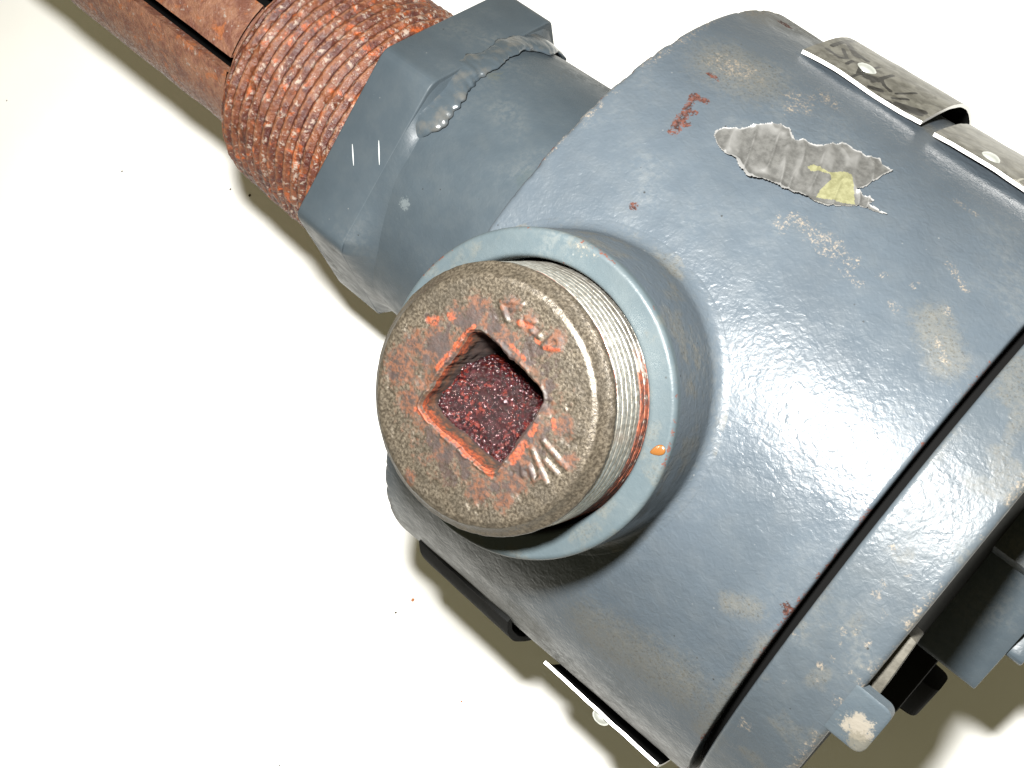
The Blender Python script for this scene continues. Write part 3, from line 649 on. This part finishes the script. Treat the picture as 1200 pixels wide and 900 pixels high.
# slotted guard pipe: one wall segment between each two slots
slots = [100.8, 56.0, 8.0, -40.0, -88.0, -136.0, -184.0]
def guard(a0, a1, x0, x1, name='pipe_wall', par=None):
    aa = np.radians(np.linspace(a0, a1, 60)); xx = np.arange(x0, x1, -1.2) if x1 < x0 else np.arange(x0, x1, 1.2)
    sec = []                                              # closed cross-section: outside, edge, inside, edge
    ro, ri = 27.6, 24.4
    out = [(ro, a) for a in aa]; inn = [(ri, a) for a in aa[::-1]]
    sec = out + inn; r_ = np.array([q[0] for q in sec]); a_ = np.array([q[1] for q in sec])
    X_ = np.repeat(xx[:, None], len(sec), 1); Rg = np.repeat(r_[None], len(xx), 0) + 0.0; Ag = np.repeat(a_[None], len(xx), 0)
    bump_ = (fbm(X_, Ag*27, 3, 9, 3) - .5)*.9 + (fbm(X_, Ag*27, 9, 2.2, 2) - .5)*.10
    Rg = Rg + bump_*(Rg > 26)
    return grid(name, np.stack([X_, Rg*np.cos(Ag) + OY, Rg*np.sin(Ag) + OZ], -1), M['rust_pipe'], par, wv=True, sharp=50)
gp_ = bpy.data.objects.new('slotted_pipe', None); C.objects.link(gp_); gp_.parent = root
XE = -330
hw = 4.6
def arc(a_hi, a_lo): guard(a_lo + hw, a_hi - hw, -153.0, XE, par=gp_)
sl = [100.8, 56.0, 0.0, -60.0, -120.0, -187.0]
for a_hi, a_lo in zip(sl, sl[1:]): arc(a_hi, a_lo)
guard(100.8 + hw, 173 - hw, -153.0, XE, par=gp_)
guard(0, 359.5, -140, -153.1, 'pipe_collar', gp_)
lathe_x('inner_pipe_shade', np.array([(-141, 17), (XE, 17)]), M['black'], gp_, OY, OZ, n=48)  # black colour puts the shade inside the slots onto this pipe

# ------------------------------------------------------------------ nameplates riveted round the housing
def plate(x0, x1, sec, th=.8, strokes=(), ink=None, name='nameplate', wavy=0.0, nm=None):
    """sec: list of (bearing deg, radius) from the free edge over the back"""
    a = np.array([q[0] for q in sec], float); r = np.array([q[1] for q in sec], float)
    t = np.linspace(0, 1, 150); ai = np.interp(t, np.linspace(0, 1, len(a)), a); ri = np.interp(t, np.linspace(0, 1, len(a)), r)
    ri = np.convolve(np.pad(ri, 6, 'edge'), np.ones(13)/13, 'valid')
    xx = np.linspace(x0, x1, 150)
    X_, A_ = np.meshgrid(xx, np.radians(ai), indexing='ij'); R_ = np.repeat(ri[None], len(xx), 0).copy()
    R_ += wavy * np.sin((X_ - x0) / (x1 - x0) * PI * 2.0) * (1 - sstep(0, .35, t))[None]
    R_ += (fbm(X_, A_*80, 2, 5, 3) - .5)*.35
    def sheet(dr): return np.stack([X_, (R_+dr)*np.cos(A_), (R_+dr)*np.sin(A_)], -1)
    top = sheet(th); bot = sheet(0)
    W_ = np.zeros(X_.shape + (3,))
    if ink is not None: ink(W_, X_, np.degrees(A_))
    o_ = grid(name, top, nm or M['plate'], root, flip=(a[-1] > a[0]) , attrs={'wear': W_})
    grid('plate_back', bot, M['dark'], o_)
    # the four cut edges
    for E_, nme in (((top[:, 0], bot[:, 0])), 'cut_edge'), (((top[-1], bot[-1])), 'cut_edge'), (((top[0], bot[0])), 'cut_edge'), (((top[:, -1], bot[:, -1])), 'cut_edge'):
        grid(nme, np.stack(E_, 0), M['plate_edge'], o_)
    return o_, (lambda x_, a_: float(np.interp(a_, ai if ai[0] < ai[-1] else ai[::-1], ri if ai[0] < ai[-1] else ri[::-1])) + th)
def rivet(par, x_, a_, r_, rr=2.3, h=1.1):
    pr_ = [(0.001, h), (rr*.35, h*.95), (rr*.7, h*.72), (rr*.93, h*.35), (rr, 0), (rr, -.6)]
    n_ = 28; tt = np.linspace(0, 2*PI, n_, endpoint=False)
    P_ = np.zeros((len(pr_), n_, 3)); ca, sa = math.cos(rad(a_)), math.sin(rad(a_))
    for i, (q, z_) in enumerate(pr_):
        u_, v_ = q*np.cos(tt), q*np.sin(tt)
        P_[i, :, 0] = x_ + u_; P_[i, :, 1] = (r_+z_)*ca - v_*sa; P_[i, :, 2] = (r_+z_)*sa + v_*ca
    grid('rivet', P_, M['rivet'], par, wv=True)
INK1 = INK1_
def ink1(W_, X_, A_):
    S_ = A_ * rad(1) * 82
    def seg(x0, a0, x1, a1, r, k=1.0, ch=0):
        d_ = segdist(X_, S_, (x0, rad(a0)*82), (x1, rad(a1)*82)); W_[..., ch] = np.maximum(W_[..., ch], k*(1 - sstep(r*.8, r*1.9 + .15, d_)))
    for q in INK1: seg(*q)
def ink2(W_, X_, A_):
    S_ = A_ * rad(1) * 81
    for q in INK2_:
        d_ = segdist(X_, S_, (q[0], rad(q[1])*81), (q[2], rad(q[3])*81)); W_[..., 1] = np.maximum(W_[..., 1], 1 - sstep(.12, .34, d_))
p1, rf1 = plate(-12.6, 17.6, [(20.5, 80.7), (16, 81.2), (10, 82.4), (4, 83.3), (-2, 83.4), (-9, 82.6), (-16, 81.4), (-22, 80.5)], th=.85, ink=ink1, wavy=.35)
rivet(p1, -.8, 14.3, rf1(0, 14.3) - .2, 2.4, 1.0)
p2, rf2 = plate(21.3, 56.5, [(21.5, 80.6), (15, 80.3), (5, 80.3), (-5, 80.3), (-14, 80.3), (-20, 80.2)], th=.8, ink=ink2, wavy=.25)
rivet(p2, 32.8, 18.6, rf2(0, 18.6), 2.1, .9)
M['plate_dark'] = M['dark']
p3, rf3 = plate(-22.5, 7.5, [(144.5, 79.2), (150, 81.0), (156, 82.0), (166, 82.0), (175, 81.5)], th=1.6, name='nameplate', nm=M['dark'])
for c_ in p3.children: c_.data.materials[0] = M['dark']
p4, rf4 = plate(18.6, 53.5, [(150.5, 81.2), (156, 81.6), (165, 81.2), (175, 80.6)], th=.75)
rivet(p4, 36.5, 153.5, 82.4, 2.4, 1.6)

# ------------------------------------------------------------------ torn foil sticker
KS = R0 * rad(1)
def cell_patch(name, poly, step, zf, mat, par, masks=None, rag=.35):
    poly = [(x_, a_*KS) for x_, a_ in poly]
    xs_ = [q[0] for q in poly]; ys_ = [q[1] for q in poly]
    gx = np.arange(min(xs_) - 1, max(xs_) + 1, step); gy = np.arange(min(ys_) - 1, max(ys_) + 1, step)
    GX_, GY_ = np.meshgrid(gx, gy, indexing='ij')
    wx = GX_ + (fbm(GX_, GY_, 0, 1.1, 3) - .5)*rag*2; wy = GY_ + (fbm(GX_, GY_, 5, 1.1, 3) - .5)*rag*2
    ins = inpoly(wx, wy, poly)
    dist = np.full(GX_.shape, 1e9)
    for a_, b_ in zip(poly, poly[1:] + poly[:1]): dist = np.minimum(dist, segdist(GX_, GY_, a_, b_))
    H = zf(GX_, GY_, dist); Rr_ = R0 + KT*GX_ + H; A_ = GY_ / R0
    P_ = np.stack([GX_, Rr_*np.cos(A_), Rr_*np.sin(A_)], -1)
    cell = ins[:-1, :-1] & ins[1:, :-1] & ins[1:, 1:] & ins[:-1, 1:]
    I = np.arange(GX_.size).reshape(GX_.shape)
    F = np.stack([I[:-1, :-1], I[1:, :-1], I[1:, 1:], I[:-1, 1:]], -1)[cell]
    W_ = masks(GX_, GY_, dist) if masks else np.zeros(GX_.shape + (3,))
    used = np.unique(F); remap = np.zeros(GX_.size, int); remap[used] = np.arange(len(used))
    return mesh_from(name, P_.reshape(-1, 3)[used], np.ascontiguousarray(remap[F]), mat, par, attrs={'wear': W_.reshape(-1, 3)[used]})
def foil_h(X_, Y_, d_):
    u = X_*.9 - Y_*.42; v_ = X_*.42 + Y_*.9                # creases run across the strip
    cr = np.abs(vnoise(u*1.0, v_*.16, 0, 1.5) - .5)*2
    h = .25 + .55*(1 - cr)**3 + .35*(fbm(u, v_*.2, 11, 3.5, 2) - .5) + (fbm(X_, Y_, 3, 1.3, 3) - .5)*.08
    low = Y_ - (47.5 + .10*(X_ - 0)) * KS                   # the lower edge has curled up
    curl = sstep(2.4, .2, d_) * sstep(-4.0, 0, low) * sstep(-4, 0, X_) * (1 - sstep(20, 24, X_))
    h = h + curl*.9
    return h + .25*np.exp(-(d_/.5)**2)
def foil_w(X_, Y_, d_):
    W_ = np.zeros(X_.shape + (3,)); yp = [(a_, b_*KS) for a_, b_ in YEL]; y2 = [(a_, b_*KS) for a_, b_ in YEL2]
    W_[..., 0] = (inpoly(X_, Y_, yp) | inpoly(X_, Y_, y2)) * 1.0
    W_[..., 1] = np.exp(-(d_/.45)**2)*.9 + .85*sstep(1.6, .5, d_)*sstep(-3.6, 0, Y_ - (47.5 + .10*X_)*KS)*(X_ > -4)*(X_ < 20)*sstep(.35, .5, fbm(X_, Y_, 1, 3, 2))
    u = X_*.9 - Y_*.42; v_ = X_*.42 + Y_*.9
    W_[..., 2] = np.clip(sstep(.5, .95, 1 - np.abs(vnoise(u, v_*.16, 0, 1.5) - .5)*2)*.8*sstep(.3, .6, fbm(X_, Y_, 4, 4, 3)), 0, 1)
    return W_
foil = cell_patch('torn_sticker', FOIL, .22, foil_h, M['foil'], root, foil_w)

# ------------------------------------------------------------------ crumbs on the table
lab = ['dark crumb in the shadow just below the end of the rusty thread', 'larger dark crumb in the shadow beside the rusty thread', 'tiny grey crumb near the left edge of the table',
       'small dark crumb alone on the white table left of the rusty thread', 'brown crumb at the shadow edge below the round plug', 'reddish rust flake at the shadow edge below the round plug',
       'tiny brown crumb below the housing, left of the bright nameplate', 'faint grey crumb near the bottom edge of the table']
for i, (x_, y_, z_) in enumerate(CRUMBS):
    bm = bmesh.new(); bmesh.ops.create_icosphere(bm, subdivisions=2, radius=1)
    for v in bm.verts: v.co *= 1 + .45*(float(fbm(v.co.x*2 + 9*i, v.co.y*2, v.co.z*2, 1, 2)) - .5)*2
    me = bpy.data.meshes.new('crumb'); bm.to_mesh(me); bm.free()
    o = link('crumb', me, M['crumb_rust'] if i in (5, 6) else M['crumb'])
    sz = [.35, .5, .25, .33, .4, .55, .3, .25][i]
    o.scale = Vector((sz, sz*1.2, sz*.6)) * MM; o.location = Vector((x_, y_, sz*.4)) * MM
    tag(o, label=lab[i], category='crumb', group='crumbs scattered on the table')
